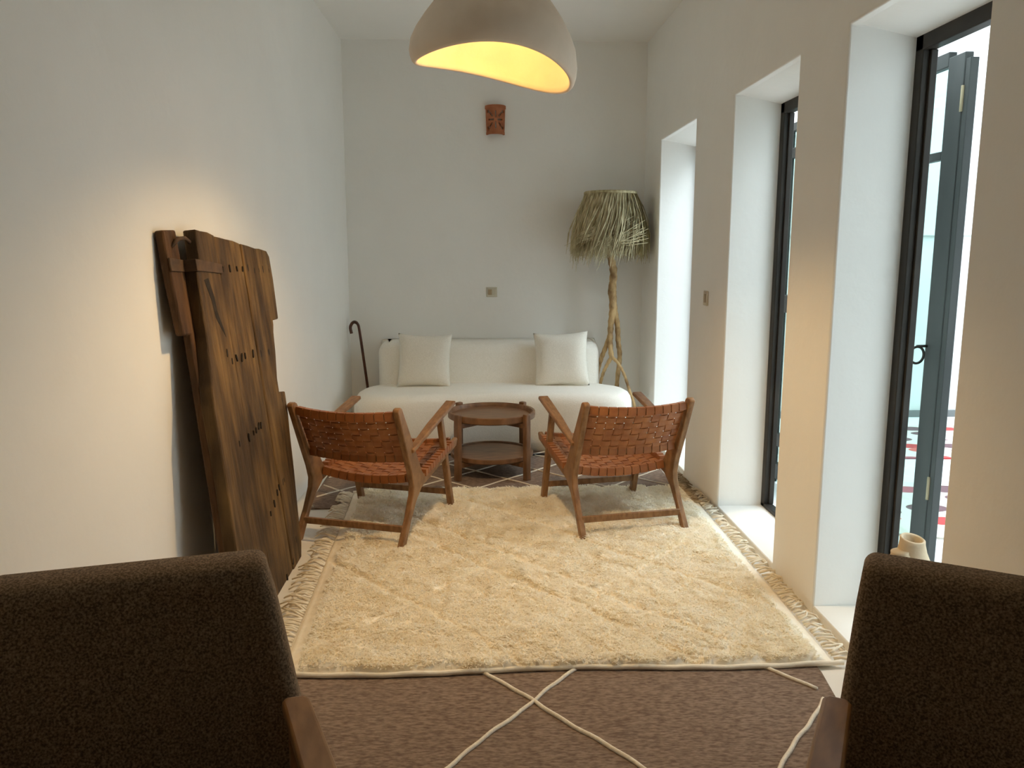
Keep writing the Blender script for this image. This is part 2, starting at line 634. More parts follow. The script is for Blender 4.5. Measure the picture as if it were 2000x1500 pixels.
sk = thing('wall_outlet', 'ivory double outlet plate on the back wall above the sofa', 'outlet', (.129, YB, 1.18))
finish('plate', box((-.045, -.010, -.041), (.045, 0, .041)), PLASTIC, sk, bevel=.004)
finish('rocker_switch', box((-.030, -.014, -.024), (.000, -.009, .022)), PLASTIC2, sk, bevel=.002)
bm = box((.004, -.013, -.024), (.034, -.009, .022))
finish('socket', bm, PLASTIC, sk, bevel=.002)
s2 = thing('light_switch', 'narrow ivory switch plate on the pillar beside the far doorway', 'switch', (XR, 4.828, 1.231))
finish('plate', box((-.010, -.040, -.045), (0, .040, .045)), PLASTIC, s2, bevel=.004)
finish('rocker', box((-.014, -.018, -.026), (-.009, .018, .026)), PLASTIC2, s2, bevel=.002)

# ------------------------------------------------------------------ sofa
sofa = thing('sofa', 'long white boucle sofa with a curved seat along the back wall', 'sofa', (0.12, 6.2, 0))
SX, SY = .12, 6.2
out2 = [(-.94, 6.10), (-.905, 5.90), (-.78, 5.785), (-.55, 5.775), (-.25, 5.84), (.10, 5.90), (.45, 5.875), (.75, 5.83), (1.0, 5.83), (1.15, 5.92), (1.20, 6.08),
        (1.17, 6.25), (1.07, 6.38), (.98, 6.47), (.80, 6.52), (.1, 6.53), (-.60, 6.52), (-.80, 6.46), (-.91, 6.30)]
ol = catmull([(x - SX, y - SY, 0) for x, y in out2], 6, True)


def inset(poly, d):
    res = []
    N = len(poly)
    for i in range(N):
        t = (poly[(i + 1) % N] - poly[i - 1]).normalized()
        res.append(poly[i] + Vector((-t.y, t.x, 0)) * d)
    return res


bm = bmesh.new()
prof = [(.055, .0), (.05, .03), (.02, .06), (.005, .1), (0, .2), (0, .32), (.003, .38), (.012, .412), (.030, .438), (.058, .454), (.10, .460)]
rings = [[p + Vector((0, 0, z)) for p in inset(ol, d)] for d, z in prof]
base = inset(ol, .10)
cen = Vector((0, -.01, 0))
for k in (.75, .5, .25):
    rings.append([Vector((p.x * k, p.y * k, .460 + .006 * (1 - k))) for p in base])
add_rings(bm, rings)
finish('seat', bm, BOUCLE, sofa, smooth=True)
bx = [(-.800, 6.55), (-.79, 6.47), (-.73, 6.415), (-.55, 6.40), (.1, 6.42), (.75, 6.40), (.94, 6.415), (1.0, 6.47), (1.012, 6.56), (1.005, 6.70), (.93, 6.740), (.1, 6.740), (-.73, 6.740), (-.795, 6.70)]
ob = [Vector((p.x, min(p.y, 6.746 - SY), 0)) for p in catmull([(x - SX, y - SY, 0) for x, y in bx], 6, True)]
bm = bmesh.new()
prof = [(.0, .05), (0, .3), (0, .70), (.008, .735), (.025, .765), (.05, .782), (.085, .790)]
rings = []
for d, z in prof:   # the rear edge stays square against the wall
    rings.append([Vector((q.x, min(6.746 - SY, max(q.y, p.y) if p.y > .48 else q.y), z)) for p, q in zip(ob, inset(ob, d))])
add_rings(bm, rings)
finish('backrest', bm, BOUCLE, sofa, smooth=True)


def pillow(name, label, loc, tilt, roll, yaw, w=.405, seed=0):
    N = 28
    bm = bmesh.new()
    f = [[None] * (N + 1) for _ in range(N + 1)]
    bck = [[None] * (N + 1) for _ in range(N + 1)]
    rr = random.Random(seed)
    ph = rr.random() * 6
    for i in range(N + 1):
        for j in range(N + 1):
            u, v = 2 * i / N - 1, 2 * j / N - 1
            pin = 1 - .085 * (1 - v * v) * abs(u)
            piv = 1 - .085 * (1 - u * u) * abs(v)
            x, z = u * pin * w / 2, v * piv * w / 2
            t = .075 * (max(0, 1 - u ** 4) * max(0, 1 - v ** 4)) ** .62 * (1 + .06 * math.sin(3 * u + ph) * math.cos(2.4 * v))
            f[i][j] = bm.verts.new((x, -t, z))
            bck[i][j] = f[i][j] if i in (0, N) or j in (0, N) else bm.verts.new((x, t, z))
    for i in range(N):
        for j in range(N):
            bm.faces.new((f[i][j], f[i + 1][j], f[i + 1][j + 1], f[i][j + 1]))
            bm.faces.new((bck[i][j], bck[i][j + 1], bck[i + 1][j + 1], bck[i + 1][j]))
    o = finish(name, bm, LINEN, None, smooth=True)
    o.location = loc
    o.rotation_euler = Euler((tilt, roll, yaw), 'XYZ')
    return tag(o, label, 'cushion', 'cushions on the white sofa')


pillow('cushion', 'square cream cushion on the left half of the sofa', (-.413, 6.295, .664), -.20, .035, .03, .425, 1)
pillow('cushion', 'square white cushion on the right half of the sofa', (.672, 6.295, .668), -.20, -.05, -.12, .435, 2)

# ------------------------------------------------------------------ walking cane
cp = catmull([(-1.028, 6.60, .850), (-1.036, 6.60, .90), (-1.020, 6.60, .935), (-.998, 6.60, .944), (-.975, 6.605, .925), (-.964, 6.61, .87),
              (-.945, 6.615, .70), (-.915, 6.63, .41), (-.875, 6.65, .0)], 8)
cane = thing('walking_cane', 'dark varnished walking cane leaning in the left back corner', 'cane', (-.875, 6.65, 0))
o = finish('shaft', tube([p - Vector((-.875, 6.65, 0)) for p in cp], [.013] * 30 + [.0115] * (len(cp) - 30), 12), CANEM, cane, smooth=True)
finish('rubber_tip', tube([(-.004, -.002, .04), (0, 0, 0.0)], [.0135, .014], 12), RUBBER, cane, smooth=True)

# ------------------------------------------------------------------ straw floor lamp
fl = thing('floor_lamp', 'floor lamp of peeled branches with a shaggy straw shade', 'lamp', (1.08, 6.42, 0))
FX, FY = 1.08, 6.42


def br(bm, pts, radii):
    c = catmull([(x - FX, y - FY, z) for x, y, z in pts], 7)
    m = len(c)
    rad = []
    for i in range(m):
        s = i / (m - 1) * (len(radii) - 1)
        a = min(int(s), len(radii) - 2)
        rad.append((radii[a] * (1 - (s - a)) + radii[a + 1] * (s - a)) * (1 + .10 * math.sin(i * 1.9 + len(pts))))
    add_tube(bm, c, rad, 10)


bm = bmesh.new()
br(bm, [(1.060, 6.42, 1.62), (1.075, 6.42, 1.47), (1.098, 6.42, 1.36), (1.094, 6.42, 1.2), (1.098, 6.42, 1.05), (1.085, 6.42, .92), (1.082, 6.41, .78), (1.095, 6.40, .66)], [.026, .03, .031, .03, .029, .024, .022, .02])
br(bm, [(1.095, 6.40, .67), (1.060, 6.42, .60), (1.035, 6.46, .52), (1.028, 6.55, .40), (1.045, 6.61, .2), (1.055, 6.635, 0)], [.018, .014, .013, .013, .013, .014])
br(bm, [(1.095, 6.40, .67), (1.14, 6.36, .625), (1.185, 6.33, .54), (1.225, 6.31, .42), (1.275, 6.30, .27), (1.315, 6.30, 0)], [.016, .012, .012, .012, .012, .014])
br(bm, [(1.112, 6.45, 1.2), (1.118, 6.45, 1.06), (1.145, 6.46, .93), (1.160, 6.48, .78), (1.178, 6.50, .66), (1.165, 6.52, .45), (1.170, 6.58, .2), (1.175, 6.62, 0)], [.02, .024, .022, .021, .02, .018, .017, .017])
br(bm, [(1.085, 6.43, .86), (1.050, 6.45, .74), (1.020, 6.48, .64), (1.005, 6.53, .54), (1.010, 6.60, .42)], [.017, .018, .018, .016, .012])
br(bm, [(1.08, 6.44, 1.5), (1.105, 6.455, 1.36), (1.075, 6.44, 1.2), (1.105, 6.44, 1.08), (1.095, 6.43, .95)], [.015, .017, .016, .017, .014])
finish('branch_stand', bm, BRANCH, fl, smooth=True)
SCX, SCZ = 1.062 - FX, 1.98
drum = finish('shade_drum', lathe([(.155, 1.58), (.20, 1.955), (.19, 1.955), (.146, 1.58)], c=(SCX, 0), n=36, cap0=False, cap1=False), STRAW, fl, smooth=True)
bm = bmesh.new()
add_tube(bm, [(SCX + .197 * math.cos(t), .197 * math.sin(t), 1.968) for t in [2 * PI * k / 40 for k in range(41)]], .014, 8)
finish('woven_rim', bm, STRAW, drum, smooth=True)
bm = bmesh.new()
for a in range(3):
    t = 2 * PI * a / 3
    add_tube(bm, [(SCX, 0, 1.60), (SCX + .15 * math.cos(t), .15 * math.sin(t), 1.60)], .004, 6)
finish('shade_spider', bm, IRON, drum)
vs, fs = [], []
for layer, (ztop, r0, rbulge, zbot, cnt) in enumerate(((1.965, .200, .285, 1.535, 1500), (1.90, .215, .300, 1.505, 1500), (1.97, .203, .255, 1.62, 900))):
    for k in range(cnt):
        t = rng.random() * 2 * PI
        sw = rng.normal(-.30, .16)
        zb = zbot + rng.normal(0, .035)
        rb = rbulge + rng.normal(-.02, .018)
        t2 = t + sw
        front = math.sin(t2) < 0
        if front and rng.random() < .09 and layer < 2:   # long stray fronds sweeping down to the left in front
            zb -= rng.random() * .10
            t2 -= rng.random() * .5
        if rng.random() < .03:
            rb += .035
        ps = []
        for s in (0, .33, .66, 1):
            tt = t + (t2 - t) * s
            rr = r0 + (rb - r0) * math.sin(min(1, s * 1.15) * PI / 2)
            zz = ztop + (zb - ztop) * s
            x, y = SCX + rr * math.cos(tt), rr * math.sin(tt)
            y = min(y, YB - FY - .006)
            x = min(x, XR - FX - .008)
            ps.append(Vector((x, y, zz)))
        wd = (.0042, .0042, .0036, .001)
        b0 = len(vs)
        tw = rng.random() * PI
        for s, p in enumerate(ps):
            sd = Vector((-math.sin(t + tw * .3), math.cos(t + tw * .3), 0)) * wd[s]
            vs += [p - sd, p + sd]
        for s in range(3):
            fs.append((b0 + 2 * s, b0 + 2 * s + 1, b0 + 2 * s + 3, b0 + 2 * s + 2))
# the tuft that hangs out of place at the front
for k in range(170):
    q = rng.random()
    p0 = Vector((SCX + .12 + .05 * rng.normal(), -.255 + .01 * rng.normal(), 1.66 + .04 * rng.normal()))
    p2 = Vector((SCX - .10 + .10 * rng.normal() * .6 - .02, -.29 + .015 * rng.normal(), 1.41 + .05 * rng.random() + .05 * q))
    p1 = (p0 + p2) / 2 + Vector((-.015, -.025, .035))
    b0 = len(vs)
    for p, wv in ((p0, .003), (p1, .0035), (p2, .0008)):
        sd = Vector((.6, 0, .8)) * wv
        vs += [p - sd, p + sd]
    for s in range(2):
        fs.append((b0 + 2 * s, b0 + 2 * s + 1, b0 + 2 * s + 3, b0 + 2 * s + 2))
for k in range(110):
    p0 = Vector((SCX - .10 + .05 * rng.normal(), -.255 + .01 * rng.normal(), 1.66 + .03 * rng.normal()))
    p2 = Vector((SCX - .30 + .03 * rng.normal(), -.15 + .02 * rng.normal(), 1.52 + .04 * rng.random()))
    p1 = (p0 + p2) / 2 + Vector((-.01, -.04, .03))
    b0 = len(vs)
    for p, wv in ((p0, .003), (p1, .0035), (p2, .0008)):
        sd = Vector((.5, 0, .85)) * wv
        vs += [p - sd, p + sd]
    for s in range(2):
        fs.append((b0 + 2 * s, b0 + 2 * s + 1, b0 + 2 * s + 3, b0 + 2 * s + 2))
o = from_arrays('straw_fringe', vs, fs, STRAW, drum)
o['kind'] = 'stuff'


# ------------------------------------------------------------------ rugs
def fringe_mesh(name, edge, dirv, m, parent, count, length, z0=.012, clumps=True, xmax=9, xmin=-9, spread=.02):
    bm = bmesh.new()
    p0, p1 = Vector(edge[0]), Vector(edge[1])
    dv = Vector(dirv)
    for k in range(count):
        f = (k + rng.random() * .8) / count
        p = p0.lerp(p1, f)
        L = length * (.7 + .5 * rng.random())
        side = (p1 - p0).normalized()
        pts = []
        ph, am = rng.random() * 6, spread * rng.normal()
        for s in (0, .25, .5, .75, 1):
            q = p + dv * (L * s) + side * (am * s * s * 2 + .006 * math.sin(ph + 7 * s))
            q.z = z0 + .010 * math.sin(PI * s) + .006 * rng.random() + (.003 if s < 1 else -.004)
            q.x = max(xmin, min(xmax, q.x))
            pts.append(q)
        add_tube(bm, pts, [.0055, .0055, .005, .0045, .003], 5)
    o = finish(name, bm, m, parent, smooth=True)
    o['kind'] = 'stuff'
    return o


def rug_slab(name, outline, z0, z1, m, parent):
    bm = prism([(x, y, z0) for x, y in outline], (0, 0, z1 - z0))
    return finish(name, bm, m, parent, bevel=.003)


def cord_line(bm, a, b, z, r, wob, step=.03):
    a, b = Vector((a[0], a[1], z)), Vector((b[0], b[1], z))
    n = max(4, int((b - a).length / step))
    sd = Vector((-(b - a).y, (b - a).x, 0)).normalized()
    ph = rng.random() * 9
    pts = [a.lerp(b, i / n) + sd * (wob * (math.sin(ph + i * .5) + .6 * math.sin(ph * 2 + i * 1.3))) for i in range(n + 1)]
    add_tube(bm, pts, r, 6)


def clip_seg(p, d, lo, hi):
    """clip the infinite line p + t d to a box"""
    t0, t1 = -99.0, 99.0
    for i in (0, 1):
        if abs(d[i]) < 1e-9:
            continue
        a, b = (lo[i] - p[i]) / d[i], (hi[i] - p[i]) / d[i]
        t0, t1 = max(t0, min(a, b)), min(t1, max(a, b))
    if t1 - t0 < .05:
        return None
    return (p[0] + d[0] * t0, p[1] + d[1] * t0), (p[0] + d[0] * t1, p[1] + d[1] * t1)


# near brown rug
rn = thing('brown_rug', 'brown kilim with large white diamonds in the foreground', 'rug', (0, 0, 0), group='brown kilim rugs')
rug_slab('woven_field', [(-.98, .5), (1.16, .5), (1.195, 1.9), (1.20, 2.36), (1.235, 2.62), (1.24, 2.80), (-.98, 2.80)], .001, .010, KILIM, rn)
bm = bmesh.new()
K0 = (.18, 2.475)
HX, HY = .505, .62
lo, hi = (-.95, .52), (1.165, 2.79)
for i in range(-5, 6):
    for sgn in (1, -1):
        s = clip_seg((K0[0] + 2 * HX * i, K0[1]), (HX, HY * sgn), lo, hi)
        if s:
            cord_line(bm, *s, 0.0135, .0072, .0035)
finish('diamond_cords', bm, CORD, rn, smooth=True)

# far brown rug
rf = thing('brown_rug', 'brown kilim with small white diamonds under the coffee table', 'rug', (0, 0, 0), group='brown kilim rugs')
rug_slab('woven_field', [(-1.02, 4.60), (1.27, 4.60), (1.285, 5.95), (-1.02, 5.98)], .001, .010, KILIM, rf)
bm = bmesh.new()
lo, hi = (-1.0, 4.62), (1.26, 5.93)
for i in range(-9, 10):
    for sgn in (1, -1):
        s = clip_seg((.20 + .43 * i, 5.16), (.215, .215 * sgn), lo, hi)
        if s:
            cord_line(bm, *s, 0.0125, .0050, .002)
finish('diamond_cords', bm, CORD, rf, smooth=True)
fringe_mesh('fringe', [(1.28, 4.55, 0), (1.285, 5.95, 0)], (1, .1, 0), DKFRINGE, rf, 120, .10, .014, xmax=1.392)

# cream shag rug
cr = thing('shag_rug', 'cream shaggy wool rug in the middle of the floor', 'rug', (0, 0, 0))
RX0, RX1, RY0, RY1 = -.735, 1.315, 2.665, 4.88
EDGE_L = lambda y: -.705 - (y - 2.665) * .034
EDGE_R = lambda y: 1.305 + (y - 2.665) * .014


def vnoise(x, y, seed):
    """smooth value noise on arrays"""
    r = np.random.default_rng(seed)
    T = r.random((64, 64))
    xi, yi = np.floor(x).astype(int), np.floor(y).astype(int)
    fx, fy = x - xi, y - yi
    fx, fy = fx * fx * (3 - 2 * fx), fy * fy * (3 - 2 * fy)
    g = lambda a, b: T[a % 64, b % 64]
    return (g(xi, yi) * (1 - fx) + g(xi + 1, yi) * fx) * (1 - fy) + (g(xi, yi + 1) * (1 - fx) + g(xi + 1, yi + 1) * fx) * fy


A1 = (-.72, 3.74)
DIAG = [((-.72, 3.74), (.83, -1.0)), ((.083, 3.53), (.83, -.98)), ((.82, 3.60), (.83, -.98)), ((-.60, 4.62), (.83, -.98)),
        ((-.28, 3.22), (.83, 1.0)), ((.10, 2.74), (.83, 1.0)), ((-.62, 4.0), (.83, 1.0)), ((.80, 2.70), (.83, 1.0))]


def groove(x, y):
    g = np.zeros_like(x)
    for k, (p, d) in enumerate(DIAG):
        L = math.hypot(*d)
        nx, ny = -d[1] / L, d[0] / L
        wob = .010 * np.sin(x * 9 + k) + .006 * np.sin(y * 23 + k * 2)
        dist = (x - p[0]) * nx + (y - p[1]) * ny + wob
        amt = (1.0 if k < 4 else .55) * (.35 + .9 * vnoise(x * 5 + 9 * k, y * 5, 40 + k))
        g = np.maximum(g, np.exp(-(dist / .017) ** 2) * amt)
    return g


def pile_h(x, y):
    h = .016 + .013 * vnoise(x * 14, y * 17, 3) + .007 * vnoise(x * 41, y * 47, 4) + .010 * vnoise(x * 4, y * 4, 5)
    h = h - .024 * np.clip(groove(x, y), 0, 1)
    e = np.minimum(np.minimum((x - EDGE_L(y)) / .08, (EDGE_R(y) - x) / .08), np.minimum((y - RY0) / .02, (RY1 - y) / .02))
    return .010 + np.maximum(h, .003) * np.clip(e, .25, 1) + .002


NX, NY = 230, 250
gv, gf = [], []
us, ws = np.meshgrid(np.linspace(0, 1, NX), np.linspace(0, 1, NY), indexing='xy')
gy = RY0 + (RY1 - RY0) * ws
gx = EDGE_L(gy) + (EDGE_R(gy) - EDGE_L(gy)) * us
gy = gy + .012 * np.sin(gx * 5.0) * (1 - ws) + .010 * np.sin(gx * 3 + 1) * ws
gz = pile_h(gx, np.clip(gy, RY0, RY1))
gz[0, :] = gz[-1, :] = .011
gz[:, 0] = gz[:, -1] = .011
V = np.stack([gx, gy, gz], -1).reshape(-1, 3)
idx = np.arange(NX * NY).reshape(NY, NX)
Fq = np.stack([idx[:-1, :-1], idx[:-1, 1:], idx[1:, 1:], idx[1:, :-1]], -1).reshape(-1, 4)
from_arrays('pile_ground', V.tolist(), Fq.tolist(), WOOLBASE, cr, smooth=True)
# tufts
NT = 120000
ty = RY0 + .012 + (RY1 - RY0 - .02) * rng.random(NT)
tx = EDGE_L(ty) + .055 + (EDGE_R(ty) - EDGE_L(ty) - .11) * rng.random(NT)
tz = pile_h(tx, ty)
keep = rng.random(NT) > .95 * groove(tx, ty)
tx, ty, tz = tx[keep], ty[keep], tz[keep]
NT = len(tx)
clump = vnoise(tx * 11, ty * 13, 21) * 2 * PI * 1.6
ang = clump + rng.normal(0, .7, NT)
lean = .65 + .65 * rng.random(NT)
Ln = .012 + .011 * rng.random(NT)
dx, dy = np.cos(ang) * np.sin(lean) * Ln, np.sin(ang) * np.sin(lean) * Ln - .004
dz = np.cos(lean) * Ln
wx, wy = -np.sin(ang) * .0034, np.cos(ang) * .0034
P0 = np.stack([tx, ty, tz - .006], -1)
M = P0 + np.stack([dx * .45, dy * .45, dz * .75 + .005], -1)
T = P0 + np.stack([dx * 1.25, dy * 1.25, dz + .005], -1)
W = np.stack([wx, wy, np.zeros(NT)], -1)
BV = np.stack([P0 - W, P0 + W, M + W, M - W, T], 1).reshape(-1, 3)
b = (np.arange(NT) * 5)[:, None]
quads = (b + np.array([[0, 1, 2, 3]])).tolist()
tris = (b + np.array([[3, 2, 4]])).tolist()
o = from_arrays('wool_pile', BV.tolist(), quads + tris, WOOL, cr)
o['kind'] = 'stuff'
# rolled selvedge along the near and far edges
for yy, k in ((RY0, 0), (RY1, 1)):
    pts = []
    for i in range(70):
        x = EDGE_L(yy) + (EDGE_R(yy) + .03 - EDGE_L(yy)) * i / 69
        dyy = .012 * math.sin(x * 5.0) if k == 0 else .010 * math.sin(x * 3 + 1)
        pts.append((x, yy + dyy + .002, .0205 + .002 * math.sin(i * .9)))
    finish('selvedge', tube(pts, .0095, 8), WOOLBASE, cr, smooth=True)
fringe_mesh('fringe', [(-.712, 2.70, 0), (-.775, 4.86, 0)], (-1, .12, 0), FRINGE, cr, 120, .105, .014, xmin=-.87)
fringe_mesh('fringe', [(1.308, 2.68, 0), (1.333, 4.86, 0)], (1, -.1, 0), FRINGE, cr, 95, .085, .016, xmax=1.393)

# black power cord lying at the foot of the sofa
cpts = catmull([(-.23, 5.86, .016), (-.17, 5.80, .016), (-.05, 5.83, .016), (.15, 5.86, .016), (.33, 5.83, .016), (.41, 5.79, .016), (.46, 5.81, .016), (.62, 5.79, .016), (.80, 5.77, .016)], 8)
tag(finish('power_cord', tube(cpts, .006, 8), RUBBER, None, smooth=True), 'black power cord on the rug at the foot of the sofa', 'cord')

# ------------------------------------------------------------------ coffee table
tb = thing('coffee_table', 'round two-tier dark wood tray table before the sofa', 'table', (.098, 5.365, .010))
TR = .298
bm = lathe([(TR - .012, .385), (TR, .392), (TR, .430), (TR - .004, .434), (TR - .016, .434), (TR - .020, .430), (TR - .024, .405), (.02, .405)], n=64)
finish('tray_top', bm, WALNUT, tb, smooth=False, bevel=.002)
bm = lathe([(TR - .022, .118), (TR - .014, .124), (TR - .014, .150), (TR - .020, .153), (TR - .032, .150), (TR - .035, .140), (.02, .140)], n=64)
finish('lower_shelf', bm, WALNUT, tb, bevel=.002)
for sx, sy in ((-1, -1), (1, -1), (-1, 1), (1, 1)):
    bm = bmesh.new()
    cx, cy = sx * .226, sy * .226
    a = math.atan2(sy, sx)
    add_bar(bm, (cx * 1.012, cy * 1.012, 0), (cx, cy, .447), .046, .034, side=(-math.sin(a), math.cos(a), 0))
    finish('leg', bm, WALNUT, tb, bevel=.006)
for z in (.368, .100):
    for sg in (1, -1):
        finish('cross_rail', bar((-.22, -.22 * sg, z + .0005 * sg), (.22, .22 * sg, z + .0005 * sg), .03, .034, side=(-.7 * sg, .7, 0)), WALNUT, tb, bevel=.003)


# ------------------------------------------------------------------ woven leather armchairs
def ribbon(bm, centre, width_dir, halfw, thick=.0028):
    """a strap through a list of centres"""
    n = len(centre)
    R = []
    for i, c in enumerate(centre):
        t = (centre[min(i + 1, n - 1)] - centre[max(i - 1, 0)]).normalized()
        wd = (width_dir[i] - t * width_dir[i].dot(t)).normalized()
        nr = t.cross(wd)
        R.append([bm.verts.new(c + wd * a * halfw + nr * b * thick / 2) for a, b in ((-1, -1), (1, -1), (1, 1), (-1, 1))])
    for r0, r1 in zip(R, R[1:]):
        for k in range(4):
            bm.faces.new((r0[k], r0[(k + 1) % 4], r1[(k + 1) % 4], r1[k]))
    bm.faces.new(R[0][::-1])
    bm.faces.new(R[-1])


def weave(bm, Sf, nu, nv, amp=.0038, sub=4, fillu=.88, fillv=.80):
    """basket weave over a surface Sf(u,v); nu straps run along v, nv straps run along u"""
    e = 1e-3

    def fr(u, v):
        p = Sf(u, v)
        du = (Sf(u + e, v) - Sf(u - e, v)).normalized()
        dv = (Sf(u, v + e) - Sf(u, v - e)).normalized()
        return p, du, dv, du.cross(dv).normalized()
    wu = (Sf(1, .5) - Sf(0, .5)).length / nu
    wv = (Sf(.5, 1) - Sf(.5, 0)).length / nv
    for i in range(nu):
        u = (i + .5) / nu
        c, wd = [], []
        for k in range(nv * sub + 1):
            v = k / (nv * sub)
            p, du, dv, nr = fr(u, v)
            j = v * nv - .5
            c.append(p + nr * amp * math.cos(PI * j) * (1 if i % 2 == 0 else -1))
            wd.append(du)
        ribbon(bm, c, wd, wu * fillu / 2)
    for j in range(nv):
        v = (j + .5) / nv
        c, wd = [], []
        for k in range(nu * sub + 1):
            u = k / (nu * sub)
            p, du, dv, nr = fr(u, v)
            i = u * nu - .5
            c.append(p - nr * amp * math.cos(PI * i) * (1 if j % 2 == 0 else -1))
            wd.append(dv)
        ribbon(bm, c, wd, wv * fillv / 2)


def wraps(bm, curve, n, a, b, axis_up, fill=.88):
    """straps folded round a rail: curve(u)->point; box section a (up) by b (across)"""
    for i in range(n):
        for s in (0,):
            u0, u1 = (i + .5 - fill / 2) / n, (i + .5 + fill / 2) / n
            p, q = curve(u0), curve(u1)
            add_bar(bm, p, q, a, b, side=axis_up)


HWX = .288
SEAT_R, SEAT_F = (.255, .318), (.800, .385)     # rear and front seat rail (forward, up)
BK_T, BK_B = (.012, .692), (.132, .452)         # top and bottom of the back (forward, up)


def make_leather_chair(name, label, loc, rotz):
    t = thing(name, label, 'armchair', loc, rotz, 'woven leather armchairs facing the coffee table')
    for s in (-1, 1):
        x = s * HWX
        xo = x - .0165
        prof = [(-.028, 0), (.024, 0), (.105, .125), (.175, .205), (.255, .262), (.300, .287), (.296, .318), (.262, .352), (.150, .530), (.022, .726), (.006, .735), (-.020, .730),
                (-.026, .716), (.060, .520), (.128, .370), (.150, .300), (.142, .250), (.085, .150)]
        bm = prism([(xo, a, b) for a, b in prof], (.033, 0, 0))
        finish('rear_leg', bm, TEAK, t, bevel=.005)
        finish('front_leg', bar((x, .742, 0), (x, .577, .565), .033, .042, side=(1, 0, 0), h2=.036), TEAK, t, bevel=.005)
        finish('seat_rail', prism([(x - .013, a, b) for a, b in ((.20, .245), (.30, .268), (.812, .358), (.836, .392), (.822, .404), (.79, .398), (.25, .315))], (.026, 0, 0)), TEAK, t, bevel=.004)
        bm = bmesh.new()
        add_bar(bm, (x + s * .012, .128, .487), (x + s * .010, .42, .560), .034, .024, side=(1, 0, 0), w2=.052)
        add_bar(bm, (x + s * .010, .42, .560), (x + s * .010, .735, .632), .052, .024, side=(1, 0, 0), w2=.060, h2=.022)
        bmesh.ops.remove_doubles(bm, verts=bm.verts[:], dist=.004)
        finish('armrest', bm, TEAK, t, bevel=.006)
    finish('rear_stretcher', bar((-HWX + .01, .055, .098), (HWX - .01, .055, .098), .034, .018, side=(0, 0, 1)), TEAK, t, bevel=.003)
    finish('front_stretcher', bar((-HWX + .01, .712, .105), (HWX - .01, .712, .105), .034, .018, side=(0, 0, 1)), TEAK, t, bevel=.003)
    X0 = HWX - .022

    def curve(pt, bow_y, bow_z, grow=0.0):
        def f(u):
            k = 4 * u * (1 - u)
            return Vector((-X0 + 2 * X0 * u, pt[0] + bow_y * k, pt[1] + bow_z * k))
        return f
    ct = curve(BK_T, -.038, -.012)
    cb = curve(BK_B, -.028, -.010)
    csr = curve(SEAT_R, .0, -.030)
    csf = curve(SEAT_F, .0, -.022)
    for nm, c in (('back_top_rail', ct), ('back_bottom_rail', cb), ('seat_rear_rail', csr), ('seat_front_rail', csf)):
        bm = bmesh.new()
        pts = [c(k / 16) for k in range(17)]
        add_rings(bm, [[p + Vector((0, a * .009, b * .015)) for a, b in ((-1, -1), (1, -1), (1, 1), (-1, 1))] for p in pts])
        finish(nm, bm, TEAK, t)

    def Sback(u, v):
        a, b = cb(u), ct(u)
        p = a.lerp(b, v)
        return p

    def Sseat(u, v):
        a, b = csr(u), csf(u)
        p = a.lerp(b, v)
        p.z -= .018 * 4 * v * (1 - v)
        return p
    bm = bmesh.new()
    weave(bm, Sback, 11, 7)
    wraps(bm, ct, 11, .041, .026, (0, 0, 1))
    wraps(bm, cb, 11, .040, .026, (0, 0, 1))
    finish('woven_backrest', bm, LEATHER, t)
    bm = bmesh.new()
    weave(bm, Sseat, 11, 14)
    wraps(bm, csr, 11, .044, .028, (0, 0, 1))
    wraps(bm, csf, 11, .042, .028, (0, 0, 1))
    # straps folded over the side rails
    for s in (-1, 1):
        for k in range(12):
            v = .10 + .80 * (k + .5) / 12
            y = SEAT_R[0] + (SEAT_F[0] - SEAT_R[0]) * v
            z = .296 + (y - .25) * .148
            add_box(bm, (s * HWX - .019, y - .016, z - .0), (s * HWX + .019, y + .016, z + .036))
    finish('woven_seat', bm, LEATHER, t)
    return t


make_leather_chair('leather_armchair', 'woven tan leather armchair on the right, near the pillar', (.829, 4.000, .024), math.atan2(.140, .693))
make_leather_chair('leather_armchair', 'woven tan leather armchair on the left, behind the old door', (-.662, 3.925, .024), math.atan2(-.215, .659))

# ------------------------------------------------------------------ old wooden door leaning on the left wall
od = thing('old_door', 'weathered dark plank door leaning against the left wall', 'door', (-.886, 3.4, 0), 0)
LEAN = .111


def dpt(y, z, d=0.0):
    """point on the door: y along the wall, z up, d behind the front face"""
    return Vector((-LEAN * z - d, y - 3.4, z - .111 * d))


def board(pts, d0, d1):
    return prism([dpt(y, z, d0) for y, z in pts], (-(d1 - d0), 0, -.111 * (d1 - d0)))


